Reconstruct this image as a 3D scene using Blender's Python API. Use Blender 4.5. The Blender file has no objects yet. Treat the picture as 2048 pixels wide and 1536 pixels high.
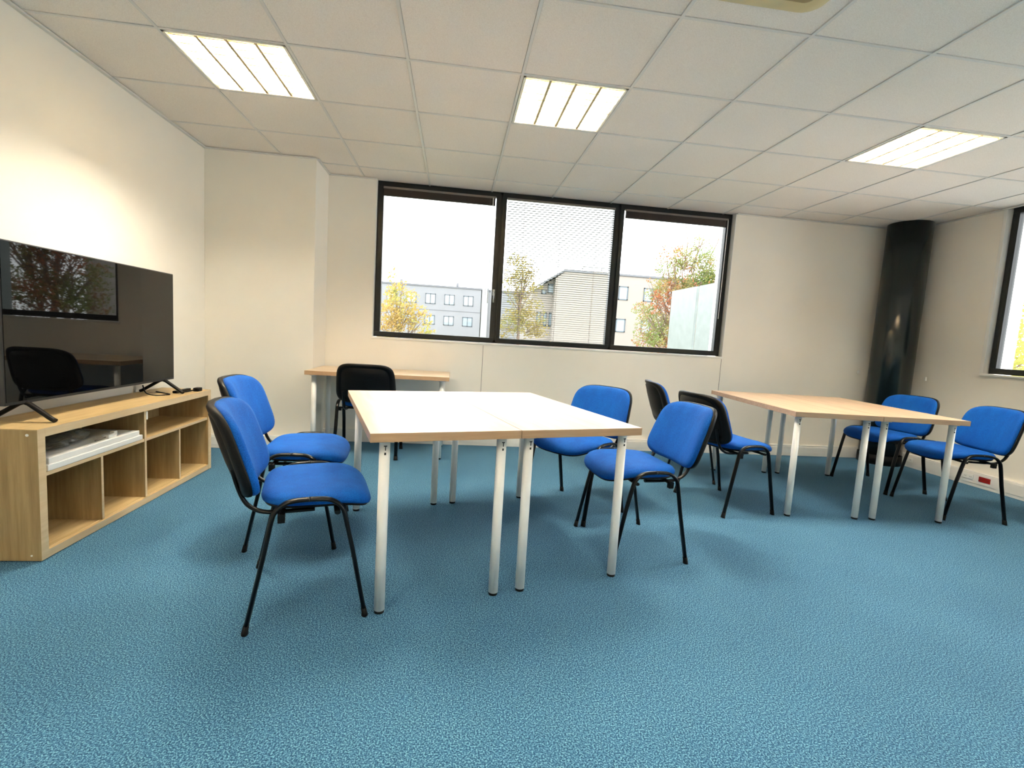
import bpy, bmesh, math, random
from mathutils import Vector, Matrix
random.seed(7)
S = bpy.context.scene
C = S.collection
PI = math.pi

# ------------------------------------------------------------------ camera
YAW, PITCH, ROLL = .1226, -.0986, .0602
EYE = Vector((2.1104, -2.6968, 1.1092))
r = Vector((math.cos(YAW), -math.sin(YAW), 0)); f = Vector((math.sin(YAW), math.cos(YAW), 0)); u = Vector((0, 0, 1))
f, u = f*math.cos(PITCH)+u*math.sin(PITCH), u*math.cos(PITCH)-f*math.sin(PITCH)
r, u = r*math.cos(ROLL)+u*math.sin(ROLL), u*math.cos(ROLL)-r*math.sin(ROLL)
cam = bpy.data.cameras.new('camera'); co = bpy.data.objects.new('camera', cam); C.objects.link(co)
m = Matrix.Identity(4)
for i in range(3):
    m[i][0] = r[i]; m[i][1] = u[i]; m[i][2] = -f[i]; m[i][3] = EYE[i]
co.matrix_world = m
cam.sensor_width = 36; cam.sensor_fit = 'HORIZONTAL'; cam.lens = 963.1/2048*36
cam.clip_start = .05; cam.clip_end = 400
S.camera = co

# ------------------------------------------------------------------ light and exposure
S.view_settings.view_transform = 'Standard'
S.view_settings.look = 'None'
S.view_settings.gamma = 1
S.view_settings.use_curve_mapping = False
S.view_settings.exposure = 1.5
SKY = 3.0            # overcast sky
TUBE = 190.0          # fluorescent tubes
w = bpy.data.worlds.new('world'); S.world = w; w.use_nodes = True
bg = w.node_tree.nodes['Background']
bg.inputs[0].default_value = (.955, .98, 1, 1); bg.inputs[1].default_value = SKY
S.cycles.max_bounces = 10; S.cycles.diffuse_bounces = 6; S.cycles.transparent_max_bounces = 16
S.cycles.sample_clamp_indirect = 8

H = 2.497            # ceiling height
XR, YB, YBUMP, XBUMP, YF = 6.91, 2.09, 1.69, .885, -4.2

# window portals guide the daylight sampling
def portal(loc, rot, sx, sy):
    l = bpy.data.lights.new('portal', 'AREA'); l.shape = 'RECTANGLE'; l.size = sx; l.size_y = sy
    l.cycles.is_portal = True
    o = bpy.data.objects.new('daylight_portal', l); C.objects.link(o); o.location = loc; o.rotation_euler = rot
portal((3.11, YB+.32, 1.76), (-PI/2, 0, 0), 3.6, 1.47)
portal((XR+.32, -.62, 1.76), (0, PI/2, 0), 1.47, 3.56)

# ------------------------------------------------------------------ materials
def nt(name):
    mt = bpy.data.materials.new(name); mt.use_nodes = True
    t = mt.node_tree; b = t.nodes['Principled BSDF']
    return mt, t, b
def setc(b, c): b.inputs['Base Color'].default_value = (*c, 1)
def coord(t, scale=(1, 1, 1), kind='Object', rot=(0, 0, 0)):
    tc = t.nodes.new('ShaderNodeTexCoord'); mp = t.nodes.new('ShaderNodeMapping')
    mp.inputs['Scale'].default_value = scale; mp.inputs['Rotation'].default_value = rot
    t.links.new(tc.outputs[kind], mp.inputs['Vector']); return mp.outputs[0]
def noise(t, vec, scale, detail=2, rough=.5):
    n = t.nodes.new('ShaderNodeTexNoise'); n.inputs['Scale'].default_value = scale
    n.inputs['Detail'].default_value = detail; n.inputs['Roughness'].default_value = rough
    t.links.new(vec, n.inputs['Vector']); return n.outputs['Fac']
def ramp(t, fac, stops):
    n = t.nodes.new('ShaderNodeValToRGB'); e = n.color_ramp.elements
    while len(e) < len(stops): e.new(.5)
    for k, (p, c) in enumerate(stops): e[k].position = p; e[k].color = (*c, 1)
    t.links.new(fac, n.inputs['Fac']); return n.outputs['Color']
def mix(t, a, b, fac, mode='MIX'):
    n = t.nodes.new('ShaderNodeMix'); n.data_type = 'RGBA'; n.blend_type = mode
    if isinstance(fac, float): n.inputs[0].default_value = fac
    else: t.links.new(fac, n.inputs[0])
    for k, v in ((6, a), (7, b)):
        if isinstance(v, tuple): n.inputs[k].default_value = (*v, 1)
        else: t.links.new(v, n.inputs[k])
    return n.outputs[2]
def bump(t, b, fac, strength, dist=.002):
    n = t.nodes.new('ShaderNodeBump'); n.inputs['Strength'].default_value = strength
    n.inputs['Distance'].default_value = dist
    t.links.new(fac, n.inputs['Height']); t.links.new(n.outputs[0], b.inputs['Normal'])
def plain(name, c, rough=.6, metal=0., spec=.5, var=.06, vs=9., bmp=0.):
    mt, t, b = nt(name)
    v = coord(t); n = noise(t, v, vs, 3)
    lo = tuple(x*(1-var) for x in c); hi = tuple(min(1, x*(1+var)) for x in c)
    t.links.new(ramp(t, n, [(.3, lo), (.7, hi)]), b.inputs['Base Color'])
    b.inputs['Roughness'].default_value = rough; b.inputs['Metallic'].default_value = metal
    b.inputs['Specular IOR Level'].default_value = spec
    if bmp: bump(t, b, noise(t, v, 400, 2), bmp, .001)
    return mt
def wood(name, c1, c2, axis='x', rough=.42, strip=0., spec=.5):
    mt, t, b = nt(name)
    s = {'x': (.5, 9, 9), 'y': (9, .5, 9), 'z': (9, 9, .5)}[axis]
    v = coord(t, s)
    g = noise(t, v, 6, 6, .65)
    base = ramp(t, g, [(.32, c2), (.66, c1)])
    s2 = {'x': (.12, 7, 7), 'y': (7, .12, 7), 'z': (7, 7, .12)}[axis]
    n2 = noise(t, coord(t, s2), 1.6, 1)
    tint = ramp(t, n2, [(.40, tuple([1-.30*strip, 1-.36*strip, 1-.42*strip])), (.60, (1, 1, 1))])
    t.links.new(mix(t, base, tint, 1., 'MULTIPLY'), b.inputs['Base Color'])
    b.inputs['Roughness'].default_value = rough; b.inputs['Specular IOR Level'].default_value = spec
    bump(t, b, g, .06, .001)
    return mt

M = {}
M['wall'] = plain('wall_paint', (.86, .818, .728), .75, spec=.25, var=.015, vs=3, bmp=.12)
M['wall_r'] = M['wall']
M['white'] = plain('white_trim', (.83, .81, .76), .45, var=.02)
# carpet
mt, t, b = nt('blue_loop_carpet')
v = coord(t)
n1 = noise(t, v, 215, 3, .75); n2 = noise(t, v, 1.3, 3); n3 = noise(t, v, 330, 1)
c1 = ramp(t, n1, [(.37, (.003, .026, .070)), (.50, (.022, .098, .195)), (.62, (.180, .375, .500))])
c2 = mix(t, c1, ramp(t, n2, [(.3, (.86, .88, .9)), (.7, (1.12, 1.1, 1.08))]), 1., 'MULTIPLY')
t.links.new(c2, b.inputs['Base Color'])
b.inputs['Roughness'].default_value = .9; b.inputs['Specular IOR Level'].default_value = .15
b.inputs['Sheen Weight'].default_value = .12; b.inputs['Sheen Tint'].default_value = (.4, .7, .95, 1)
bump(t, b, n3, .5, .003)
M['carpet'] = mt
# ceiling tile
mt, t, b = nt('mineral_ceiling_tile')
v = coord(t); n1 = noise(t, v, 260, 3, .7); n2 = noise(t, v, 1.1, 2)
t.links.new(mix(t, ramp(t, n1, [(.33, (.76, .70, .62)), (.6, (.90, .85, .78))]), ramp(t, n2, [(.35, (.95, .95, .94)), (.65, (1, 1, 1))]), 1., 'MULTIPLY'), b.inputs['Base Color'])
b.inputs['Roughness'].default_value = .95; b.inputs['Specular IOR Level'].default_value = .1
bump(t, b, n1, .25, .002)
M['tile'] = mt
M['tbar'] = plain('ceiling_bar', (.70, .685, .64), .5, var=.02)
M['gap'] = plain('shadow_gap', (.25, .24, .21), .8)
M['frame'] = plain('anthracite_aluminium', (.008, .009, .009), .35, 0., .4, var=.1)
M['rubber'] = plain('black_rubber', (.004, .004, .004), .7, spec=.2)
M['plastic'] = plain('black_plastic', (.003, .003, .003), .45, spec=.16, bmp=.15)
M['blacktube'] = plain('black_painted_tube', (.002, .002, .002), .3, 0., .22, var=.1)
M['legwhite'] = plain('white_lacquered_tube', (.90, .88, .83), .32, 0., .5, var=.02)
M['column'] = plain('dark_green_grey_gloss_paint', (.008, .014, .015), .22, 0., .5, var=.15, vs=2)
M['oak'] = wood('pale_oak_y', (.60, .445, .22), (.48, .335, .15), 'y', .5, .25)
M['oak_z'] = wood('shaded_oak_z', (.47, .335, .155), (.33, .22, .088), 'z', .5, .5)  # darker copy of the oak, shade inside the cabinet put into its colour
M['oak_edge'] = wood('pale_oak_edge', (.74, .59, .38), (.64, .49, .29), 'y', .5, .1)
M['lam'] = wood('table_laminate', (.72, .55, .42), (.60, .43, .31), 'y', .40, .30, .40)
M['lam2'] = wood('table_laminate_warm', (.66, .48, .33), (.52, .355, .23), 'y', .36, .40, .5)
M['lamedge'] = wood('table_edge', (.50, .33, .19), (.42, .26, .14), 'x', .5, .1)
M['lamdesk'] = wood('desk_laminate', (.76, .60, .42), (.64, .47, .31), 'x', .32, .25, .55)
M['lamedge2'] = wood('table_edge_warm', (.58, .40, .26), (.46, .30, .19), 'x', .5, .2)
M['underside'] = plain('fibreboard', (.42, .34, .25), .8)
# blue fabric
mt, t, b = nt('blue_woven_fabric')
v = coord(t); n1 = noise(t, v, 350, 2, .6); n2 = noise(t, coord(t, (1, 1, .35)), 14, 2)
c1 = ramp(t, n1, [(.35, (.000, .045, .26)), (.65, (.000, .105, .47))])
t.links.new(mix(t, c1, ramp(t, n2, [(.35, (.82, .86, .9)), (.65, (1.1, 1.1, 1.06))]), 1., 'MULTIPLY'), b.inputs['Base Color'])
b.inputs['Roughness'].default_value = .8; b.inputs['Specular IOR Level'].default_value = .2
b.inputs['Sheen Weight'].default_value = .12; b.inputs['Sheen Roughness'].default_value = .35
b.inputs['Sheen Tint'].default_value = (.15, .5, 1, 1)
bump(t, b, n1, .35, .0015)
M['fabric'] = mt
# screen
mt, t, b = nt('glossy_black_screen'); setc(b, (.002, .002, .002)); b.inputs['Roughness'].default_value = .02
b.inputs['Specular IOR Level'].default_value = .36; M['screen'] = mt
M['tvbezel'] = plain('tv_bezel', (.02, .02, .022), .3)
# glass
mt, t, b = nt('window_glass')
for n in list(t.nodes):
    if n.type == 'BSDF_PRINCIPLED': t.nodes.remove(n)
out = [n for n in t.nodes if n.type == 'OUTPUT_MATERIAL'][0]
tr = t.nodes.new('ShaderNodeBsdfTransparent'); tr.inputs[0].default_value = (.965, .98, .975, 1)
gl = t.nodes.new('ShaderNodeBsdfGlossy'); gl.inputs['Roughness'].default_value = .0
fr = t.nodes.new('ShaderNodeFresnel'); fr.inputs[0].default_value = 1.45
ms = t.nodes.new('ShaderNodeMixShader')
t.links.new(fr.outputs[0], ms.inputs[0]); t.links.new(tr.outputs[0], ms.inputs[1]); t.links.new(gl.outputs[0], ms.inputs[2])
t.links.new(ms.outputs[0], out.inputs[0]); M['glass'] = mt
# tube lamp
mt, t, b = nt('fluorescent_tube'); setc(b, (.9, .9, .85))
b.inputs['Emission Color'].default_value = (1, .89, .73, 1); b.inputs['Emission Strength'].default_value = TUBE
M['tube'] = mt
M['tray'] = plain('lamp_reflector', (.88, .84, .72), .35, 0., .5, var=.02)
M['blade'] = plain('louvre_aluminium', (.38, .30, .17), .35, .2, .5, var=.03)
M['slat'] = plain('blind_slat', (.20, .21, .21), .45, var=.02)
M['stack'] = plain('blind_stack_shaded', (.035, .022, .017), .5)  # shade on the gathered slats put into this dark brown
M['headrail'] = plain('blind_headrail', (.22, .19, .17), .3, .4)
M['steel'] = plain('brushed_steel', (.6, .6, .6), .3, .9)
M['socket'] = plain('socket_white', (.85, .85, .82), .35)
M['socket_red'] = plain('socket_red', (.33, .008, .006), .35)
M['hole'] = plain('socket_dark_hole', (.02, .02, .02), .6)
M['paperwhite'] = plain('white_lacquer_board', (.86, .87, .86), .35, var=.01)
M['yellowed'] = plain('yellowed_plastic', (.62, .52, .28), .5)
M['yellowed2'] = plain('yellowed_plastic_dark', (.34, .25, .10), .5)
M['concrete'] = plain('light_grey_render', (.18, .18, .19), .9, var=.05, vs=.6)
M['beige'] = plain('beige_render', (.225, .195, .173), .9, var=.04, vs=.4)
M['roofedge'] = plain('grey_roof_edge', (.10, .10, .11), .7)
M['winframe'] = plain('grey_window_frame', (.06, .075, .09), .6)
M['winglass'] = plain('far_window_pane', (0.189, 0.231, 0.259), .25, var=.2, vs=.8)
M['winblind'] = plain('far_window_shutter', (0.294, 0.308, 0.315), .6)
M['whitepost'] = plain('white_render', (.26, .26, .25), .8)
M['panel'] = plain('pale_green_panel', (.125, .143, .133), .4, var=.12, vs=6)
M['ground'] = plain('grass_ground', (.12, .14, .08), .95, var=.2, vs=.5)
M['bark'] = plain('bark', (.16, .11, .08), .9, var=.2, vs=20)
def leafmat(name, cs, sc=1.3):
    mt, t, b = nt(name)
    v = coord(t); n = noise(t, v, sc, 3, .7)
    col = ramp(t, n, cs)
    t.links.new(col, b.inputs['Base Color']); b.inputs['Roughness'].default_value = .7
    b.inputs['Specular IOR Level'].default_value = .2
    td = t.nodes.new('ShaderNodeBsdfTranslucent'); t.links.new(col, td.inputs[0])
    mx = t.nodes.new('ShaderNodeMixShader'); mx.inputs[0].default_value = .45
    out = [n for n in t.nodes if n.type == 'OUTPUT_MATERIAL'][0]
    t.links.new(b.outputs[0], mx.inputs[1]); t.links.new(td.outputs[0], mx.inputs[2]); t.links.new(mx.outputs[0], out.inputs[0])
    return mt
M['leaf_y'] = leafmat('leaves_yellow_orange', [(.35, (0.322, 0.174, 0.074)), (.5, (0.372, 0.260, 0.074)), (.65, (0.279, 0.285, 0.074))], .5)
M['leaf_o'] = leafmat('leaves_olive_gold', [(.35, (0.186, 0.136, 0.037)), (.5, (0.260, 0.205, 0.062)), (.65, (0.161, 0.174, 0.050))], .8)
M['leaf_m'] = leafmat('leaves_green_red', [(.40, (0.149, 0.198, 0.056)), (.50, (0.223, 0.211, 0.068)), (.58, (0.298, 0.105, 0.050))], .9)
M['leaf_g'] = leafmat('leaves_yellow_green', [(.35, (0.248, 0.260, 0.050)), (.6, (0.384, 0.347, 0.087))], .9)

# ------------------------------------------------------------------ mesh helpers
def tag(o, label=None, cat=None, group=None, kind=None):
    if label: o['label'] = label
    if cat: o['category'] = cat
    if group: o['group'] = group
    if kind: o['kind'] = kind
    return o
def empty(name, loc=(0, 0, 0), rz=0, **k):
    o = bpy.data.objects.new(name, None); C.objects.link(o); o.location = loc; o.rotation_euler = (0, 0, rz)
    o.empty_display_size = .1
    return tag(o, **k)
class MB:
    def __init__(s): s.bm = bmesh.new()
    def box(s, x0, x1, y0, y1, z0, z1, bev=0., mat=0, rot=None, piv=None):
        g = bmesh.ops.create_cube(s.bm, size=1.0)
        vs = g['verts']
        for v in vs:
            v.co = Vector((x0+(v.co.x+.5)*(x1-x0), y0+(v.co.y+.5)*(y1-y0), z0+(v.co.z+.5)*(z1-z0)))
        fs = {fc for v in vs for fc in v.link_faces}
        if bev:
            es = {e for v in vs for e in v.link_edges}
            rs = bmesh.ops.bevel(s.bm, geom=list(es), offset=bev, segments=2, profile=.7, affect='EDGES')
            fs = {fc for fc in rs['faces']} | {fc for fc in fs if fc.is_valid}
            vs = list({v for fc in fs for v in fc.verts})
        for fc in fs: fc.material_index = mat
        if rot is not None:
            bmesh.ops.transform(s.bm, matrix=Matrix.Translation(piv) @ rot @ Matrix.Translation(-Vector(piv)), verts=list(vs))
        return s
    def sweep(s, pts, ra, rb=None, side=None, seg=12, cap=True, mat=0):
        """tube through pts; elliptical section: ra along 'side', rb along the other axis"""
        rb = ra if rb is None else rb
        pts = [Vector(p) for p in pts]; rings = []
        prev = None
        for i, p in enumerate(pts):
            d = (pts[min(i+1, len(pts)-1)]-pts[max(i-1, 0)]).normalized()
            if side is not None: a = Vector(side)
            elif prev is not None: a = prev
            else: a = Vector((0, 0, 1)) if abs(d.z) < .9 else Vector((1, 0, 0))
            a = (a-d*a.dot(d)).normalized(); prev = a; b_ = d.cross(a)
            k = ra[i] if isinstance(ra, list) else ra; k2 = rb[i] if isinstance(rb, list) else rb
            rings.append([s.bm.verts.new(p+a*k*math.cos(2*PI*j/seg)+b_*k2*math.sin(2*PI*j/seg)) for j in range(seg)])
        for q in range(len(rings)-1):
            for j in range(seg):
                fc = s.bm.faces.new((rings[q][j], rings[q][(j+1) % seg], rings[q+1][(j+1) % seg], rings[q+1][j])); fc.material_index = mat; fc.smooth = True
        if cap:
            s.bm.faces.new(rings[0][::-1]).material_index = mat; s.bm.faces.new(rings[-1]).material_index = mat
        return s
    def cyl(s, x, y, z0, z1, r0, r1=None, seg=24, mat=0):
        return s.sweep([(x, y, z0), (x, y, z1)], [r0, r0 if r1 is None else r1], [r0, r0 if r1 is None else r1], side=(1, 0, 0), seg=seg, mat=mat)
    def poly(s, pts, vec, mat=0):
        """extrude polygon pts by vec"""
        a = [s.bm.verts.new(Vector(p)) for p in pts]; b_ = [s.bm.verts.new(Vector(p)+Vector(vec)) for p in pts]
        n = len(a)
        fs = [s.bm.faces.new(a[::-1]), s.bm.faces.new(b_)]
        for i in range(n): fs.append(s.bm.faces.new((a[i], a[(i+1) % n], b_[(i+1) % n], b_[i])))
        for fc in fs: fc.material_index = mat
        return s
    def loft(s, rings, mat=0, smooth=True, closed=True, caps=True):
        R = [[s.bm.verts.new(Vector(p)) for p in ring] for ring in rings]; n = len(R[0])
        for q in range(len(R)-1):
            for j in range(n if closed else n-1):
                fc = s.bm.faces.new((R[q][j], R[q][(j+1) % n], R[q+1][(j+1) % n], R[q+1][j])); fc.smooth = smooth; fc.material_index = mat
        if caps:
            for ring, rev in ((R[0], True), (R[-1], False)):
                fc = s.bm.faces.new(ring[::-1] if rev else ring); fc.smooth = smooth; fc.material_index = mat
        return s
    def build(s, name, mats, parent=None, loc=None, **k):
        bmesh.ops.recalc_face_normals(s.bm, faces=s.bm.faces)
        me = bpy.data.meshes.new(name); s.bm.to_mesh(me); s.bm.free()
        for mm in (mats if isinstance(mats, (list, tuple)) else [mats]): me.materials.append(mm)
        o = bpy.data.objects.new(name, me); C.objects.link(o)
        if parent: o.parent = parent
        if loc: o.location = loc
        return tag(o, **k)
def sub(o, lv=1):
    md = o.modifiers.new('subd', 'SUBSURF'); md.levels = lv; md.render_levels = lv
def kids(o): return [x for x in bpy.data.objects if x.parent == o]
def copy_tree(o, parent=None):
    c = o.copy(); C.objects.link(c)
    if parent: c.parent = parent
    for ch in kids(o): copy_tree(ch, c)
    return c
def smooth_path(pts, n=6):
    P = [Vector(p) for p in pts]; out = []
    for i in range(len(P)-1):
        p0 = P[max(i-1, 0)]; p1 = P[i]; p2 = P[i+1]; p3 = P[min(i+2, len(P)-1)]
        for k in range(n):
            t_ = k/n
            out.append(.5*((2*p1)+(p2-p0)*t_+(2*p0-5*p1+4*p2-p3)*t_*t_+(3*p1-p0-3*p2+p3)*t_**3))
    out.append(P[-1]); return out

# ------------------------------------------------------------------ room shell
MB().box(-.2, XR+.3, YF-.2, YB+.3, -.12, 0).build('floor', M['carpet'], kind='structure')
MB().box(-.2, 0, YF-.2, YB+.3, 0, H+.12).build('wall_left', M['wall'], kind='structure')
WX0, WX1, WZ0 = 1.312, 4.912, 1.022
b = MB()
b.box(-.2, WX0, YB, YB+.3, 0, H+.12); b.box(WX1, XR+.3, YB, YB+.3, 0, H+.12); b.box(WX0, WX1, YB, YB+.3, 0, WZ0); b.box(WX0, WX1, YB, YB+.3, H+.01, H+.12)
b.build('wall_back', M['wall'], kind='structure')
MB().box(0, XBUMP, YBUMP, YB, 0, H+.06, .004).build('wall_corner', M['wall'], kind='structure')
RY0, RY1 = -2.40, 1.16      # right window opening
b = MB()
b.box(XR, XR+.3, RY1, YB, 0, H+.12); b.box(XR, XR+.3, YF-.2, RY0, 0, H+.12); b.box(XR, XR+.3, RY0, RY1, 0, WZ0); b.box(XR, XR+.3, RY0, RY1, H+.01, H+.12)
b.build('wall_right', M['wall'], kind='structure')
MB().box(-.2, XR+.3, YF-.2, YF, 0, H+.12).build('wall_front', M['wall'], kind='structure')  # unseen end wall, set near to bounce light onto the ceiling
# ceiling: tiles laid in an exposed grid, openings left for the luminaires
LIGHTS = [(1, 0), (4, 0), (8, 0), (1, -5), (4, -5), (8, -5)]
b = MB()
b.box(-.2, XR+.3, YF-.2, YB+.3, H+.11, H+.16, mat=1)
ys = -10
for i in range(12):
    for j in range(-7, 4):
        if (i, j) in LIGHTS: continue
        x0, x1 = i*.6, min(i*.6+.6, XR); y0, y1 = j*.6, min(j*.6+.6, YB+.07)
        b.box(x0+.009, x1-.009, y0+.009, y1-.009, H+.002, H+.015, .002)
cl = b.build('ceiling', [M['tile'], M['gap']], kind='structure')
b = MB()
for i in range(12): b.box(i*.6-.0075, i*.6+.0075, YF, YB+.07, H-.002, H+.03)
for j in range(-7, 4): b.box(0, XR, j*.6-.0075, j*.6+.0075, H-.0015, H+.029)
b.build('ceiling_grid', M['tbar'], cl)
# wall angle along the edges of the ceiling
b = MB()
b.box(0, .022, YF, YBUMP, H-.012, H-.002); b.box(0, XBUMP, YBUMP-.02, YBUMP, H-.010, H-.002); b.box(XBUMP, XBUMP+.02, YBUMP, YB, H-.010, H-.002)
b.box(XBUMP, WX0, YB-.02, YB, H-.010, H-.002); b.box(WX1, XR, YB-.02, YB, H-.010, H-.002); b.box(XR-.02, XR, YF, YB, H-.010, H-.002)
b.build('trim_1', M['tbar'], kind='structure')
# panel joints in the back wall
for k, (x, z1) in enumerate(((2.39, WZ0-.02), (4.905, WZ0-.02))):
    MB().box(x-.0025, x+.0025, YB-.0015, YB+.01, .11, z1).build('trim_%d' % (k+2), M['gap'], kind='structure')
# skirting trunking with a snap-on lid
def trunk(name, pts):
    """pts: box footprint x0,x1,y0,y1 + outward axis"""
    b = MB()
    for (x0, x1, y0, y1, ax, s_) in pts:
        b.box(x0, x1, y0, y1, 0, .118, .004)
        if ax == 'y': b.box(x0, x1, y0-.004, y0+.004, .028, .098, .002)
        else: b.box(x0-.004 if s_ < 0 else x1-.004, x0+.004 if s_ < 0 else x1+.004, y0, y1, .028, .112, .002)
    b.build(name, M['white'], kind='structure')
trunk('baseboard_back', [(XBUMP, 6.62, YB-.045, YB, 'y', -1), (.0, XBUMP+.045, YBUMP-.045, YBUMP, 'y', -1)])
MB().box(XR-.045, XR, YF, 1.80, 0, .133, .004).box(XR-.050, XR-.040, YF, 1.80, .030, .120, .002).build('baseboard_right', M['white'], kind='structure')
MB().box(0, .02, YF, YBUMP-.05, 0, .11, .003).build('baseboard_left', M['white'], kind='structure')

# ------------------------------------------------------------------ windows
def frame_bars(b, x0, x1, z0, z1, wd, y0, y1, bev=.004):
    b.box(x0, x1, y0, y1, z0, z0+wd, bev); b.box(x0, x1, y0, y1, z1-wd, z1, bev)
    b.box(x0, x0+wd, y0, y1, z0+wd, z1-wd, bev); b.box(x1-wd, x1, y0, y1, z0+wd, z1-wd, bev)
def window(name, W, muls, handle_at, loc, rz):
    """built along local x from 0 to W, room side is -y"""
    o = empty(name, loc, rz, kind='structure')
    z0, z1 = 1.030, H+.004
    b = MB(); frame_bars(b, 0, W, z0, z1, .034, 0, .07)
    for mx in muls: b.box(mx-.022, mx+.022, 0, .07, z0, z1, .003)
    b.build('frame', M['frame'], o)
    xs = [0.012]+[m_ for m_ in muls]+[W-.012]
    for k in range(len(xs)-1):
        a, c = xs[k], xs[k+1]
        a2 = a+(.012 if k else .0); c2 = c-(.012 if k < len(xs)-2 else 0)
        sb = MB(); frame_bars(sb, a2, c2, z0+.012, z1-.012, .040, -.012, .045)
        if k == 0: sb.box(a2+.036, a2+.052, -.010, .043, z0+.04, z1-.04, .002)
        if k == len(xs)-2: sb.box(c2-.060, c2-.036, -.010, .043, z0+.04, z1-.04, .002)
        sh = sb.build('sash', M['frame'], o)
        MB().box(a2+.036, c2-.036, .020, .026, z0+.048, z1-.048).build('glass_pane', M['glass'], sh)
        if k in handle_at:
            hx = c2-.02 if handle_at[k] > 0 else a2+.02
            MB().box(hx-.012, hx+.012, -.022, -.010, 1.50, 1.56, .003).sweep([(hx, -.02, 1.53), (hx, -.045, 1.53), (hx, -.05, 1.50), (hx, -.05, 1.43)], .007).build('handle', M['steel'], sh)
    MB().box(-.004, W+.004, -.078, 0, z0-.020, z0-.004, .003).build('sill', M['white'], o, label='pale window sill')
    return o
window('window_1', 3.60, [1.188, 2.382], {0: 1}, (1.312, 2.160, 0), 0)
# light corner trims on the reveals
MB().box(WX1-.006, WX1, YB-.002, 2.16, WZ0, H).build('trim_4', M['white'], kind='structure')
MB().box(WX0, WX0+.006, YB-.002, 2.16, WZ0, H).build('trim_5', M['white'], kind='structure')
window('window_2', 3.56, [1.187, 2.373], {}, (XR+.05, 1.16, 0), -PI/2)
MB().box(XR-.012, XR+.05, 1.155, 1.185, WZ0-.01, H-.01, .003).build('trim_6', M['white'], kind='structure')

def raised_blind(x0, x1, wand, label):
    o = empty('venetian_blind', ((x0+x1)/2, 2.135, 2.36), label=label, cat='blind')
    L = (x1-x0)/2
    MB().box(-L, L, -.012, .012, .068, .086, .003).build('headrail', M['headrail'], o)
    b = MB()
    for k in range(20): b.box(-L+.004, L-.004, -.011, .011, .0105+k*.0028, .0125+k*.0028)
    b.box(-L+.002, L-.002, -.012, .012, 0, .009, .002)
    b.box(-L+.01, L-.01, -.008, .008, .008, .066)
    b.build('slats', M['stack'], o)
    for fx in ((-.6, .6) if L > .5 else (0,)):
        pass
    if wand is not None:
        MB().sweep([(wand*L, -.016, .07), (wand*L, -.018, .0), (wand*L-.004, -.018, -.94 if wand > 0.9 else -.35)], .0035, seg=8).build('wand', M['socket'], o)
        MB().sweep([(wand*L-.03, -.014, .07), (wand*L-.03, -.014, -.9)], .0009, seg=5).build('cord', M['headrail'], o)
    return o
raised_blind(1.375, 2.440, .95, 'raised venetian blind at the top of the left window pane')
raised_blind(3.750, 4.850, .985, 'raised venetian blind at the top of the right window pane with white wand')
o = empty('venetian_blind', (3.098, 2.135, 1.075), label='lowered venetian blind with open slats covering the middle window pane', cat='blind')
MB().box(-.545, .545, -.012, .012, 1.353, 1.372, .003).build('headrail', M['headrail'], o)
MB().box(-.540, .540, -.011, .011, .0, .010, .003).build('bottom_rail', M['slat'], o)
b = MB(); k = 0; z = .022
while z < 1.345:
    b.box(-.540, .540, -.0105, .0105, z-.0004, z+.0004, rot=Matrix.Rotation(math.radians(-7), 4, 'X'), piv=(0, 0, z)); z += .0215
b.build('slats', M['slat'], o)
for x in (-.37, 0, .37):
    MB().sweep([(x, -.012, .005), (x, -.012, 1.355)], .0011, seg=5).sweep([(x, .012, .005), (x, .012, 1.355)], .0011, seg=5).build('ladder_cord', M['headrail'], o)

# ------------------------------------------------------------------ corner column
o = empty('column', (6.695, 1.885, 0), label='dark glossy round column standing in the far right corner', cat='column')
R_ = .19
MB().cyl(0, 0, 0, H-.002, R_, seg=64).build('shaft', M['column'], o)
MB().cyl(0, 0, 0, .10, R_+.006, seg=64).build('base_collar', M['plastic'], o)
MB().box(-.215, -.190, .170, .19, .93, .97, .004).box(.18, .2, -.225, -.205, .91, .95, .004).build('clamp', M['white'], o, label='small white wall clamps')

# ------------------------------------------------------------------ ceiling luminaires
def luminaire(ij, label):
    i, j = ij
    o = empty('ceiling_light', (i*.6+.3, j*.6+.3, H), label=label, cat='ceiling light', group='square louvred ceiling lights')
    a = .289
    b = MB()
    b.box(-a, a, -a, a, .085, .090); b.box(-a, -a+.003, -a, a, 0, .088); b.box(a-.003, a, -a, a, 0, .088)
    b.box(-a, a, -a, -a+.003, 0, .088); b.box(-a, a, a-.003, a, 0, .088)
    for s_ in (-1, 1):
        b.box(min(s_*a, s_*(a-.012)), max(s_*a, s_*(a-.012)), -a, a, -.003, .001); b.box(-a, a, min(s_*a, s_*(a-.012)), max(s_*a, s_*(a-.012)), -.003, .001)
    b.build('housing', M['tray'], o)
    for k in range(4):
        x = -.2115+.141*k
        MB().sweep([(x, -.27, .062), (x, .27, .062)], .008, seg=8).build('fluorescent_tube', M['tube'], o)
    b = MB()
    for k in range(5):      # long parabolic blades
        x = -.282+.141*k; x = max(-a+.004, min(a-.004, x))
        b.poly([(x-.0075, -a+.004, .0), (x+.0075, -a+.004, .0), (x+.0015, -a+.004, .045), (x-.0015, -a+.004, .045)], (0, 2*a-.008, 0))
    for k in range(8):      # cross blades
        y = -.252+.072*k
        b.poly([(-a+.004, y-.0035, .004), (-a+.004, y+.0035, .004), (-a+.004, y+.001, .040), (-a+.004, y-.001, .040)], (2*a-.008, 0, 0))
    b.build('louvre', M['blade'], o)
luminaire(LIGHTS[0], 'lit square louvred ceiling light above the television, leftmost of the three')
luminaire(LIGHTS[1], 'lit square louvred ceiling light in the middle, in front of the three-pane window')
luminaire(LIGHTS[2], 'lit square louvred ceiling light at the right, above the far pair of tables')
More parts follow.
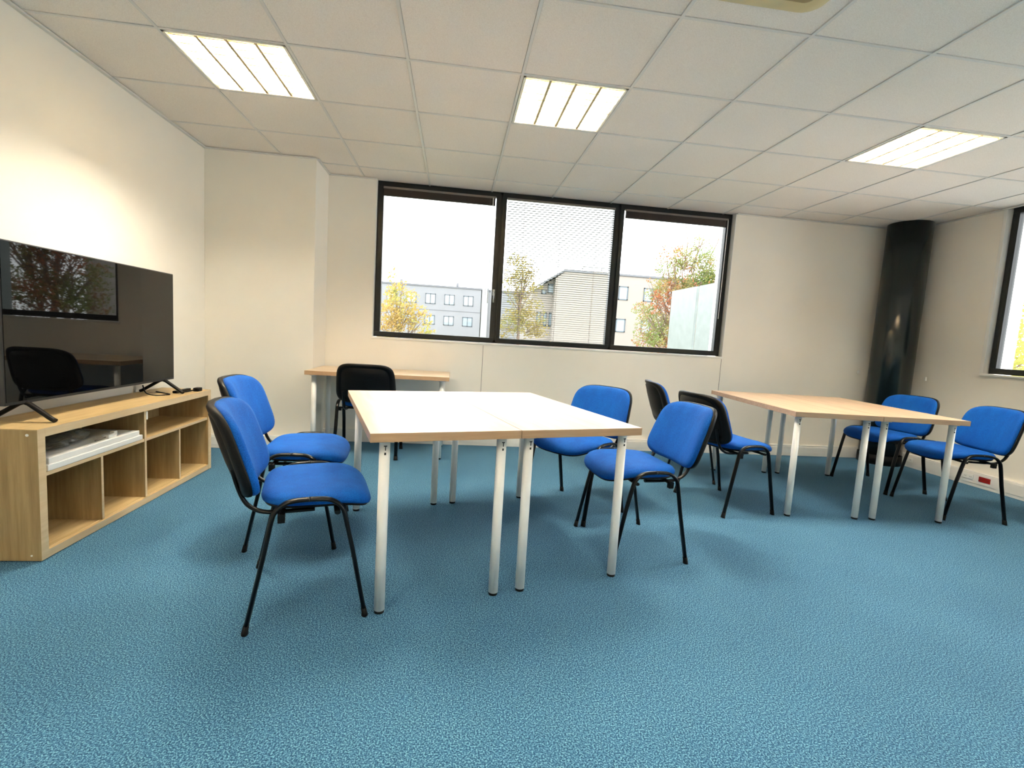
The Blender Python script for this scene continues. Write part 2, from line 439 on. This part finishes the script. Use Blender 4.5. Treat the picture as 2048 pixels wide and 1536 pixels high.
for ij, w_ in zip(LIGHTS[3:], ('left', 'middle', 'right')):  # rear luminaires are unseen, added for their light on the room
    luminaire(ij, 'unseen square louvred ceiling light added behind the viewer to brighten the room, %s one' % w_)
# yellowed fitting at the top edge
o = empty('ceiling_fitting', (3.25, -.99, H), label='yellowed square plastic ceiling fitting with rounded corners at the top of the view', cat='ceiling fitting')
def rrect(hx, hy, rad, z, n=6):
    out = []
    for cx, cy, a0 in ((hx-rad, hy-rad, 0), (-hx+rad, hy-rad, PI/2), (-hx+rad, -hy+rad, PI), (hx-rad, -hy+rad, 1.5*PI)):
        for k in range(n+1): out.append((cx+rad*math.cos(a0+PI/2*k/n), cy+rad*math.sin(a0+PI/2*k/n), z))
    return out
MB().loft([rrect(.25, .25, .08, 0), rrect(.25, .25, .08, -.008), rrect(.235, .235, .07, -.022), rrect(.20, .20, .05, -.026)]).build('cover', M['yellowed'], o)
MB().loft([rrect(.17, .17, .03, -.024), rrect(.165, .165, .03, -.034)]).build('inner_panel', M['yellowed2'], o)

# ------------------------------------------------------------------ tables
TL, TW, TH = 1.251, .600, .728
def make_table(name, L, W, mtop, medge, legmark=True):
    """local: x along the width, y along the length, origin at the front left corner on the floor"""
    o = empty(name)
    b = MB(); b.box(.0005, W-.0005, .0005, L-.0005, TH-.034, TH, .0015)
    for fc in b.bm.faces:
        n = fc.normal
        fc.normal_update()
        if abs(fc.normal.z) < .5: fc.material_index = 1
        elif fc.normal.z < -.5: fc.material_index = 2
    b.build('tabletop', [mtop, medge, M['underside']], o)
    k = .0616
    for (x, y) in ((k, k), (W-k, k), (k, L-k), (W-k, L-k)):
        lg = MB().cyl(x, y, .012, TH-.040, .0205, seg=28).build('leg', M['legwhite'], o)
        MB().cyl(x, y, 0, .013, .0185, .0195, seg=24).build('foot_cap', M['rubber'], lg)
        MB().cyl(x, y, TH-.041, TH-.0335, .037, seg=28).build('mounting_plate', M['steel'], lg)
        if legmark and y < L/2:
            c_ = Vector((x, y-.0207, 0))
            b = MB()
            b.box(c_.x-.006, c_.x+.006, c_.y-.0008, c_.y+.002, TH-.060, TH-.056); b.box(c_.x-.0015, c_.x+.002, c_.y-.0008, c_.y+.002, TH-.075, TH-.058)
            b.box(c_.x-.004, c_.x+.003, c_.y-.0008, c_.y+.002, TH-.092, TH-.083)
            b.build('adjuster_marks', M['hole'], lg, label='small dark marks below the table top')
    return o
def put(o, x, y, r_, label, group=None):
    o.location = (x, y, 0); o.rotation_euler = (0, 0, r_); o['label'] = label; o['category'] = 'table'
    if group: o['group'] = group
    return o
def along(x, y, r_, d): return x+d*math.cos(r_), y+d*math.sin(r_)
t1 = make_table('table', TL, TW, M['lam'], M['lamedge'])
put(t1, 1.822, -.933, .271, 'pale wood table with white legs, left half of the near pair, beside two blue chairs', 'near pair of tables')
t2 = copy_tree(t1); put(t2, *along(1.822, -.933, .271, .602), .271, 'pale wood table with white legs, right half of the near pair', 'near pair of tables')
t3 = make_table('table', TL, TW, M['lam2'], M['lamedge2'])
put(t3, 4.360, .199, -.0828, 'tan wood table with white legs, left half of the far right pair', 'far pair of tables')
t4 = copy_tree(t3); put(t4, *along(4.360, .199, -.0828, .602), -.0828, 'tan wood table with white legs, right half of the far right pair, nearest the column', 'far pair of tables')
# desk against the wall under the window
desk = make_table('desk', .60, 1.185, M['lamdesk'], M['lamedge'], False)
desk.location = (.893, 1.425, 0); tag(desk, 'small pale wood desk on white legs pushed against the wall under the left window pane', 'desk')

# ------------------------------------------------------------------ chairs  (local +x is forward)
def sell(a, b_, n, N=56):
    out = []
    for k in range(N):
        t_ = 2*PI*k/N; c, s_ = math.cos(t_), math.sin(t_)
        out.append((a*math.copysign(abs(c)**(2/n), c), b_*math.copysign(abs(s_)**(2/n), s_)))
    return out
def seat_rings(prof, a=.203, b_=.236, cx=.032):
    rings = []
    for (k, z) in prof:
        ring = []
        for (x, y) in sell(a*k, b_*k, 4.0 if k > .3 else 2.4):
            y2 = y*(1-.05*max(0, -x/a))          # slightly narrower at the rear
            zz = z+.012*(abs(y)/b_)**2
            if x > .06: zz -= .034*((x-.06)/.143)**2
            if x < -.10: zz += .006*((-x-.10)/.1)
            ring.append((cx+x, y2, zz))
        rings.append(ring)
    return rings
def back_rings(prof, a=.234, b_=.164, curve=.060):
    """prof: (k, depth) depth along the forward normal"""
    rings = []
    for (k, d) in prof:
        ring = []
        for (y, z) in sell(a*k, b_*k, 4.6 if k > .3 else 2.4):
            z_ = .634+z; yy = y*(1-.05*(z/b_))
            x = -.283-.33*(z)+curve*(y/a)**2+d
            ring.append((x, yy, z_))
        rings.append(ring)
    return rings
def make_chair():
    o = empty('conference_chair')
    st = MB().loft(seat_rings([(.02, .4880), (.35, .4875), (.65, .4850), (.85, .4790), (.95, .4700), (.99, .4580), (1.0, .4480), (.985, .4380), (.95, .4330), (.5, .4320)])).build('seat', M['fabric'], o)
    MB().loft(seat_rings([(.3, .4330), (.93, .4340), (.955, .4310), (.94, .4240), (.85, .4200), (.3, .4190)])).build('seat_shell', M['plastic'], st)
    bk = MB().loft(back_rings([(.02, .048), (.35, .0475), (.65, .046), (.85, .042), (.95, .034), (.99, .022), (1.0, .012), (.99, .000), (.9, -.005), (.4, -.005)])).build('backrest', M['fabric'], o)
    MB().loft(back_rings([(.9, .000), (1.0, .004), (1.018, .002), (1.022, -.010), (1.01, -.020), (.96, -.025), (.88, -.025), (.86, -.020), (.82, -.020), (.78, -.027), (.4, -.031), (.02, -.032)])).build('back_shell', M['plastic'], bk)
    for s_ in (1, -1):
        y0, y1 = .252*s_, .258*s_
        for e in (1, -1):
            pts = [(.205*e, y1, .006), (.150*e+.002, y0, .28), (.124*e, y0, .405), (.112*e, y0, .438), (.088*e, y0, .462), (.055*e, y0, .474), (0, y0, .477)]
            sp = [Vector(pts[0])]+smooth_path(pts[1:], 5)
            lg = MB().sweep(sp, .0145, .0085, side=(0, 1, 0), seg=14).build('leg', M['blacktube'], o)
            d = (Vector(pts[0])-Vector(pts[1])).normalized()
            MB().sweep([Vector(pts[0])-d*.028, Vector(pts[0])-d*.004, Vector((pts[0][0], pts[0][1], 0))], [.0155, .0160, .0170], [.0100, .0108, .012], side=(0, 1, 0), seg=14).build('foot_cap', M['rubber'], lg)
        # bracket lug under the rail
        MB().box(-.105, -.080, y0*.93-.012, y0*.93+.012, .392, .425, .003).build('bolt_lug', M['plastic'], o)
        ys_ = .175*s_
        pts = smooth_path([(.02, ys_, .412), (-.09, ys_, .412), (-.155, ys_, .416), (-.200, ys_, .440), (-.224, ys_, .475), (-.243, ys_, .530), (-.255, ys_, .580)], 5)
        MB().sweep(pts, .0115, .0075, side=(0, 1, 0), seg=12).build('back_support', M['blacktube'], o)
    for x in (-.092, .098):
        MB().sweep([(x, -.250, .418), (x, .250, .418)], .011, .008, side=(1, 0, 0), seg=12).build('crossbar', M['blacktube'], o)
    return o
CH = [
 (1.545, -.685, 15.9, 'blue upholstered chair nearest the viewer, at the left side of the near table'),
 (1.330, -.058, 5.4, 'blue upholstered chair beside the television cabinet, partly behind the nearest chair'),
 (1.398, 1.610, 90, 'chair with its black back turned to the viewer, pushed under the small desk'),
 (2.935, .355, 217, 'blue upholstered chair behind the right corner of the near table, facing the viewer'),
 (3.113, -.208, 185.9, 'bright blue chair at the right end of the near table, nearest of the chairs there'),
 (4.080, .488, 10.3, 'blue chair with black back shell seen from behind, drawn up to the far right table'),
 (4.120, 1.225, -10, 'chair seen edge-on behind the others, near the far left corner of the far table'),
 (5.855, 1.037, 185.5, 'blue upholstered chair just in front of the dark corner column'),
 (5.850, .433, 169, 'blue upholstered chair at the right edge of the view near the red wall socket'),
]
proto = None
for k, (x, y, a, lab) in enumerate(CH):
    if proto is None: proto = make_chair(); c = proto
    else: c = copy_tree(proto)
    c.location = (x, y, 0); c.rotation_euler = (0, 0, math.radians(a))
    for ch in kids(c):      # the backs do not all sit alike
        if ch.name.startswith('backrest'):
            dx, dz_, rc = {1: (-.03, .02, 0), 2: (0, .015, 0), 4: (-.03, -.002, -3)}.get(k, (0, 0, 0))
            ch.location = (dx, 0, dz_)
            if rc: ch.matrix_local = Matrix.Translation((dx-.25, 0, .5+dz_)) @ Matrix.Rotation(math.radians(rc), 4, 'Y') @ Matrix.Translation((.25, 0, -.5))
    c['label'] = lab; c['category'] = 'chair'; c['group'] = 'blue conference chairs'

# ------------------------------------------------------------------ low open cabinet
cb = empty('media_cabinet', (0, 0, 0), label='low open oak shelf cabinet with six cells under the television', cat='cabinet')
X0, X1, CY0, CY1, CH_ = .024, .357, -.448, 1.036, .590
E_ = .040
def board(name, mt, *boxes):     # lighter edge band on every front edge
    b = MB()
    for q_ in boxes: b.box(*q_, .0012)
    for fc in b.bm.faces:
        fc.normal_update()
        if fc.normal.x > .7: fc.material_index = 1
    return b.build(name, [M[mt], M['oak_edge']], cb)
for y in (CY0, CY1-E_): board('side_panel', 'oak_z', (X0, X1, y, y+E_, .004, CH_-.004))
board('top_panel', 'oak', (X0, X1, CY0+E_, CY1-E_, CH_-.038, CH_-.003), (X0, X1, CY0, CY1, CH_-.0045, CH_))
board('bottom_panel', 'oak', (X0, X1-.001, CY0+E_, CY1-E_, .004, .040), (X0, X1-.018, CY0+E_, CY1-E_, .036, .043))
board('shelf', 'oak', (X0, X1-.006, CY0+E_, CY1-E_, .374, .391))
board('divider', 'oak_z', (X0, X1-.004, .276, .294, .043, CH_-.038))
for y in (-.062, .640): board('divider', 'oak_z', (X0, X1-.006, y-.008, y+.008, .043, .374))
MB().box(X0-.006, X0, CY0, CY1, .004, CH_-.006).build('back_panel', M['oak_z'], cb)
MB().sweep([(.318, CY0-.002, .565), (.318, CY0+.004, .565)], .006, seg=16).sweep([(.318, CY0-.002, .028), (.318, CY0+.004, .028)], .004, seg=12).build('screw_cap', M['socket'], cb, label='small pale screw covers')
MB().box(X1-.03, X1-.002, .294, .306, .500, .548, .002).build('cable_clip', M['socket'], cb, label='small white clip')
# boards in the upper left cell
wb = MB().box(.050, .352, -.392, .262, .3915, .4190, .004).build('flat_box', M['paperwhite'], label='flat white board, lower of the stack in the upper left cabinet cell', cat='board', group='flat white boards in the cabinet')
wb = MB().box(.055, .345, -.378, .245, .4195, .4470, .004).build('flat_box', M['paperwhite'], label='flat white board, topmost of the stack in the upper left cabinet cell', cat='board', group='flat white boards in the cabinet')
# crumpled clear bag with cables
mt, t, bb = nt('crumpled_clear_plastic'); setc(bb, (.22, .21, .18)); bb.inputs['Roughness'].default_value = .25
bb.inputs['Alpha'].default_value = .55; bb.inputs['Specular IOR Level'].default_value = .9; M['bag'] = mt
rnd = random.Random(3)
b = MB(); rings = []
for q in range(11):
    th = PI*(q+.5)/11; ring = []
    for k in range(30):
        ph = 2*PI*k/30; rr = 1+rnd.uniform(-.22, .22)
        z = max(.0, .030+.034*math.cos(th)*(1+rnd.uniform(-.3, .3)))
        ring.append((.19+.12*math.sin(th)*math.cos(ph)*rr, -.19+.17*math.sin(th)*math.sin(ph)*rr, .4475+1.25*z))
    rings.append(ring)
b.loft(rings, smooth=False); b.build('plastic_bag', M['bag'], label='crumpled clear plastic bag lying on the white boards in the cabinet', cat='bag')
o = empty('cable_connector', (.318, .045, .447), label='small white cable connector on the white boards in the cabinet', cat='connector')
MB().box(-.020, .016, -.030, .030, 0, .022, .004).box(-.012, .010, .020, .045, .004, .030, .003).build('plug_body', M['socket'], o)
MB().sweep(smooth_path([(.0, -.03, .010), (.008, -.07, .012), (.004, -.11, .008)]), .003, seg=8).build('cable', M['headrail'], o)

# ------------------------------------------------------------------ television
TY0, TY1, TZ0, TZ1 = -.398, .868, .676, 1.389
tv = empty('television', (.19, (TY0+TY1)/2, CH_), label='large black flat-screen television on two splayed feet on the oak cabinet', cat='television')
yc = (TY0+TY1)/2; dz = -CH_
hw = (TY1-TY0)/2
MB().box(-.022, .006, -hw, hw, TZ0+dz, TZ1+dz, .003).build('bezel', M['tvbezel'], tv)
MB().box(.0055, .0085, -hw+.006, hw-.006, TZ0+dz+.014, TZ1+dz-.006).build('screen', M['screen'], tv)
MB().box(-.058, -.020, -hw*.72, hw*.72, TZ0+dz+.02, TZ1+dz-.25, .012).build('rear_housing', M['tvbezel'], tv)
for y in (-.285-yc, .765-yc):
    pts = [(.122, y-.008, .010), (.110, y-.006, .015), (.012, y, .082), (-.012, y, .090)]
    b = MB().sweep(pts, .014, .010, side=(0, 1, 0), seg=10)
    b.sweep([(-.145, y-.008, .010), (-.132, y-.006, .015), (-.03, y, .082), (-.006, y, .090)], .014, .010, side=(0, 1, 0), seg=10)
    b.build('foot', M['plastic'], tv)
# things on the cabinet top
MB().box(.235, .262, .775, .955, CH_+.0005, CH_+.016, .004).build('remote_control', M['plastic'], label='thin black remote control lying by the right foot of the television', cat='remote control')
o = empty('power_adapter', (.322, .925, CH_), label='small black power plug at the right end of the cabinet top', cat='plug')
MB().box(-.018, .018, -.030, .026, .0005, .026, .006).build('plug_body', M['plastic'], o)
MB().sweep(smooth_path([(-.01, -.03, .012), (-.03, -.08, .006), (-.06, -.13, .006), (-.08, -.11, .006), (-.10, -.06, .006)]), .0045, seg=8).build('cable', M['plastic'], o)
MB().sweep(smooth_path([(.155, .60, CH_+.07), (.175, .60, CH_+.02), (.215, .63, CH_+.004), (.255, .665, CH_+.004), (.26, .70, CH_+.004), (.20, .74, CH_+.004), (.12, .80, CH_+.004)]), .0038, seg=8).build('television_cable', M['plastic'], label='thin black cable hanging from the television onto the cabinet top', cat='cable')

# ------------------------------------------------------------------ sockets in the right trunking
def outlet(y, red, label, n=2):
    o = empty('power_socket', (XR-.051, y, .083), label=label, cat='socket')
    L = .047
    MB().box(-.004, .001, -L, L, -.023, .023, .002).build('cover_plate', M['socket_red'] if red else M['socket'], o)
    for k in range(n):
        yy = (-.5+k)*.046
        b = MB().sweep([(-.0045, yy, 0), (-.0035, yy, 0)], .0155, seg=20)
        b.build('outlet_well', M['socket_red'] if red else M['socket'], o)
        MB().sweep([(-.0052, yy-.006, 0), (-.004, yy-.006, 0)], .0028, seg=8).sweep([(-.0052, yy+.006, 0), (-.004, yy+.006, 0)], .0028, seg=8).build('pin_hole', M['hole'], o)
outlet(.970, True, 'red double power socket in the white skirting on the right wall')
outlet(1.110, False, 'white double power socket just left of the red one in the skirting')
outlet(1.700, False, 'white double power socket in the skirting next to the dark column')

# ------------------------------------------------------------------ outside
GZ = -4.2
MB().box(-70, 110, YB+.4, 140, GZ-.3, GZ).build('ground', M['ground'], kind='structure')
def at40(x, z, Y):
    s_ = (Y-EYE.y)/(40-EYE.y); return EYE.x+(x-EYE.x)*s_, EYE.z+(z-EYE.z)*s_
def far_window(o, x0, x1, z0, z1, Y, mull=True, shut=0.):
    fw = MB()
    t_ = .09
    fw.box(x0, x1, Y-.05, Y+.1, z0, z0+t_); fw.box(x0, x1, Y-.05, Y+.1, z1-t_, z1); fw.box(x0, x0+t_, Y-.05, Y+.1, z0, z1); fw.box(x1-t_, x1, Y-.05, Y+.1, z0, z1)
    if mull: fw.box((x0+x1)/2-t_/2, (x0+x1)/2+t_/2, Y-.05, Y+.1, z0, z1)
    wf = fw.build('window', M['winframe'], o)
    b = MB().box(x0+t_, x1-t_, Y-.02, Y+.04, z0+t_, z1-t_)
    b.build('pane', M['winblind'] if shut == 1 else M['winglass'], wf)
    if 0 < shut < 1:
        MB().box(x0+t_, x1-t_, Y-.04, Y-.02, z0+t_+(z1-z0)*(1-shut), z1-t_).build('shutter', M['winblind'], wf)
YA = 60.
xr, zr = at40(4.20, 5.06, YA); xl, _ = at40(-12, 5, YA); xe, _ = at40(9.1, 5, YA)
ba = empty('apartment_building', ((xl+xr)/2, YA+6, GZ), label='grey flat-roofed building with square windows seen through the left window pane', cat='building')
def child(b, name, mt, par):
    for v in b.bm.verts: v.co -= Vector(par.location)
    return b.build(name, mt, par)
_ob = MB.build
child(MB().box(xl, xr, YA, YA+12, GZ, zr-.15), 'wall', M['concrete'], ba)
child(MB().box(xl-.1, xr+.1, YA-.1, YA+12, zr-.15, zr+.05), 'roof_edge', M['roofedge'], ba)
for zz in (3.05, ): 
    x_, z_ = at40(0, 2.98, YA); child(MB().box(xl, xr, YA-.02, YA+.1, z_-.04, z_+.04), 'string_course', M['roofedge'], ba)
class Sh:   # proxy: windows in world coordinates placed under a building
    pass
def far_windows(par, rows, Y, mull=True):
    for (x0, x1, z1, z0, sh) in rows:
        a, zb = at40(x0, z1, Y); c_, za = at40(x1, z0, Y)
        px, py, pz = par.location
        far_window(par, a-px, c_-px, za-pz, zb-pz, Y-py, mull, sh)
rowsA = []
for k in range(-6, 4):
    x0 = 1.063+1.63*(k-2)
    rowsA.append((x0+1.6, x0+2.47, 4.36, 3.49, (.78 if k % 3 == 1 else 0 if k % 2 else 1)))
    rowsA.append((x0+1.6, x0+2.47, 2.52, 1.72, (0, .75, 0)[k % 3]))
rowsA = [q for q in rowsA if q[1] < 3.7]
far_windows(ba, rowsA, YA)
for x in (-2.9, 2.1):
    a, z_ = at40(x, 5.1, YA); child(MB().cyl(a, YA+3, z_, z_+.75, .16, seg=10), 'roof_vent', M['roofedge'], ba)
bw = empty('building_wing', (xr+3.5, YA+6, GZ), label='white-cornered wing joining the grey building, seen behind the lowered blind', cat='building')
child(MB().box(xr+.1, xe, YA+.6, YA+12, GZ, zr-.2), 'wall', M['concrete'], bw)
child(MB().box(xr+.1, xr+.9, YA-.1, YA+.6, GZ, zr+.1), 'corner_pillar', M['whitepost'], bw)
child(MB().box(xr+.1, xe, YA+.5, YA+12, zr-.2, zr+.02), 'roof_edge', M['roofedge'], bw)
YC = 38.
def q(x, z): 
    a, c_ = at40(x, z, YC); return a, c_
bb_ = empty('beige_building', (18, YC+5, GZ), label='beige rendered building with a sloped roof edge seen behind the blind and right pane', cat='building')
p = [q(10.725, 6.475), q(11.5, 7.08), q(27.5, 7.08)]
pts = [(p[0][0], YC, GZ), (p[0][0], YC, p[0][1]), (p[1][0], YC, p[1][1]), (p[2][0], YC, p[2][1]), (p[2][0], YC, GZ)]
child(MB().poly(pts, (0, 10, 0)), 'wall', M['beige'], bb_)
e0 = q(8.80, 5.33)
child(MB().poly([(e0[0], YC+.9, GZ), (e0[0], YC+.9, e0[1]), (p[0][0], YC+.9, p[0][1]), (p[0][0], YC+.9, GZ)], (0, 9, 0)), 'side_wing', M['beige'], bb_)
ed = [(e0[0]-.1, YC-.1, e0[1]), (p[1][0], YC-.1, p[1][1]+.02), (p[2][0], YC-.1, p[2][1]+.02), (p[2][0], YC-.1, p[2][1]+.2), (p[1][0]-.05, YC-.1, p[1][1]+.18), (e0[0]-.1, YC-.1, e0[1]+.14)]
child(MB().poly(ed, (0, 10.2, 0)), 'roof_edge', M['roofedge'], bb_)
far_windows(bb_, [(16.54, 17.44, 6.19, 4.96, 0), (16.50, 17.41, 3.28, 2.07, 0), (18.9, 19.8, 6.19, 4.96, 0), (18.9, 19.8, 3.28, 2.07, 0), (21.2, 22.1, 6.19, 4.96, 0)], YC, False)
far_windows(bb_, [(10.05, 10.68, 5.9, 5.1, 0), (9.5, 9.95, 5.4, 5.0, 0), (9.2, 9.6, 3.4, 2.2, 0), (9.8, 10.1, 3.4, 2.2, 0), (10.3, 10.6, 3.4, 2.2, 0)], YC+.86, False)
b = MB(); a0 = q(13.6, 7.1); a1 = q(21, 7.1)
for zz in (.35, .75): b.box(a0[0], a1[0], YC+2, YC+2.05, a0[1]+zz, a0[1]+zz+.05)
for k in range(9): xx = a0[0]+(a1[0]-a0[0])*k/8; b.box(xx-.03, xx+.03, YC+2, YC+2.06, a0[1]+.1, a0[1]+.8)
child(b, 'roof_railing', M['winblind'], bb_)
# pale upright panels in line with the end wall
for k, (y0, y1) in enumerate(((6.86, 8.02), (5.86, 6.76))):
    MB().box(7.00, 7.05, y0, y1, GZ, 2.36, .005).build('screen_panel', M['panel'], label=('pale green upright panel outside, left one of two beside the red and green tree', 'pale green upright panel outside, right one at the frame of the right pane')[k], cat='panel', group='pale panels outside the window')

def tree(name, label, base, crowns, mt, nl, ls, bare=(), seed=1, trunk=.12):
    rn = random.Random(seed)
    o = empty(name, base, label=label, cat='tree')
    B = Vector(base)
    b = MB(); top = Vector((crowns[0][0], crowns[0][1], crowns[0][2]))-B
    b.sweep(smooth_path([(0, 0, 0), (top.x*.2, top.y*.2, top.z*.45), (top.x*.7, top.y*.7, top.z*.8), tuple(top)], 3), [trunk*(1-.8*k/9) for k in range(10)], [trunk*(1-.8*k/9) for k in range(10)], seg=7)
    b.build('trunk', M['bark'], o)
    b = MB()
    for (cx, cy, cz, rx, rz) in crowns:
        c_ = Vector((cx, cy, cz))-B
        for k in range(7):
            e = c_+Vector((rn.uniform(-1, 1)*rx, rn.uniform(-1, 1)*rx, rn.uniform(-.5, 1)*rz))*.9
            s0 = Vector((top.x*.5, top.y*.5, top.z*.6)).lerp(c_, .5)
            b.sweep([s0, s0.lerp(e, .5)+Vector((rn.uniform(-.1, .1), 0, .05))*rx, e], [trunk*.22, trunk*.13, trunk*.04], [trunk*.22, trunk*.13, trunk*.04], seg=4, cap=False)
    for (x0, y0, z0, x1, y1, z1, th) in bare:
        s0 = Vector((x0, y0, z0))-B; e = Vector((x1, y1, z1))-B; mid = s0.lerp(e, .5)+Vector((.06, 0, .04))*(e-s0).length
        b.sweep([s0, mid, e], [th, th*.7, th*.3], [th, th*.7, th*.3], seg=4, cap=False)
        for k in range(6):
            a_ = s0.lerp(e, rn.uniform(.25, .95)); g = a_+Vector((rn.uniform(-.3, .3), rn.uniform(-.2, .2), rn.uniform(.0, .35)))*(e-s0).length*.6
            b.sweep([a_, g], [th*.4, th*.15], [th*.4, th*.15], seg=3, cap=False)
    b.build('branches', M['bark'], o)
    b = MB(); tot = sum(c[3]*c[3]*c[4] for c in crowns)
    for (cx, cy, cz, rx, rz) in crowns:
        n = int(nl*rx*rx*rz/tot)
        tw = [Vector((rn.gauss(0, .45), rn.gauss(0, .45), rn.gauss(0, .45))) for _ in range(max(8, n//14))]
        for k in range(n):
            w_ = rn.choice(tw)+Vector((rn.gauss(0, .14), rn.gauss(0, .14), rn.gauss(0, .14)))
            if w_.length > 1.15: w_ *= 1.15/w_.length*rn.uniform(.7, 1)
            p_ = Vector((cx+w_.x*rx, cy+w_.y*rx, cz+w_.z*rz))-B
            n_ = Vector((rn.gauss(0, 1), rn.gauss(0, 1), rn.gauss(0, 1))).normalized(); a_ = n_.orthogonal().normalized(); c_ = n_.cross(a_)
            s_ = ls*rn.uniform(.6, 1.3)
            vs = [b.bm.verts.new(p_+d) for d in (-a_*s_, c_*s_*.55, a_*s_, -c_*s_*.55)]
            b.bm.faces.new(vs)
    me = bpy.data.meshes.new('foliage'); b.bm.to_mesh(me); b.bm.free(); me.materials.append(mt)
    fo = bpy.data.objects.new('foliage', me); C.objects.link(fo); fo.parent = o
    return o
tree('autumn_tree', 'yellow and orange autumn tree in front of the grey building at the left pane', (-.6, 22, GZ),
     [(-.7, 22, 2.3, 1.0, 1.0), (-1.0, 22.2, 3.3, .55, .8), (.05, 22, 1.6, .8, .8), (-1.3, 22, 1.4, 1.1, .9), (.6, 22, .9, .6, .5)], M['leaf_y'], 3800, .065, seed=2)
tree('autumn_tree', 'olive and gold tree behind the lowered blind of the middle pane', (5.3, 22, GZ),
     [(5.35, 22, 4.55, .95, .75), (5.3, 22, 3.7, 1.15, .6), (5.6, 22.3, 2.4, 1.0, .9), (4.9, 22, 1.7, .9, .7), (6.1, 22, 1.6, .9, .6)], M['leaf_o'], 4600, .06, seed=5)
tree('mixed_tree', 'large tree with green and red leaves and bare upper twigs in the right pane', (9.1, 11.5, GZ),
     [(8.60, 11.5, 3.60, .65, .50), (9.25, 11.5, 3.85, .60, .50), (8.2, 11.3, 2.75, .55, .40), (8.9, 11.5, 2.6, .8, .55), (7.85, 11.3, 2.15, .50, .28), (8.5, 11.5, 1.7, .85, .50), (8.2, 11.4, 1.25, .75, .45), (9.8, 11.6, 3.2, .6, .8), (9.4, 11.5, 1.6, .8, .7), (9.0, 11.4, 3.05, .75, .35), (9.9, 11.5, 3.35, .7, .5)],
     M['leaf_m'], 19000, .034, bare=[(8.9, 11.5, 3.4, 8.75, 11.4, 4.9, .022), (9.1, 11.5, 3.4, 9.5, 11.5, 5.0, .024), (9.2, 11.5, 3.3, 9.2, 11.5, 5.1, .022), (9.5, 11.6, 3.3, 10.1, 11.5, 5.2, .024), (8.4, 11.4, 3.1, 8.1, 11.4, 4.1, .018), (9.0, 11.5, 3.9, 9.9, 11.6, 4.6, .02)], seed=9)
tree('leafy_tree', 'yellow-green leafy tree outside the right-hand window', (13.6, 6.6, GZ),
     [(13.6, 6.6, 1.6, 1.9, 1.1), (12.6, 5.2, 1.0, 1.5, 1.2), (14.6, 8.0, 1.6, 1.7, 1.3), (12.5, 4.2, -.1, 1.5, 1.1), (14.8, 7.0, -.2, 1.9, 1.3)], M['leaf_g'], 9000, .06, seed=13)
tree('leafy_tree', 'broad green tree beyond the screen panels outside', (14.5, 14, GZ),
     [(14.5, 14, 3.4, 2.1, 1.8), (16.5, 15, 2.6, 2.2, 1.9), (13.0, 14.5, 2.0, 1.6, 1.4), (18.5, 15.5, 4.0, 2.2, 2.2)], M['leaf_m'], 7500, .07, seed=21)
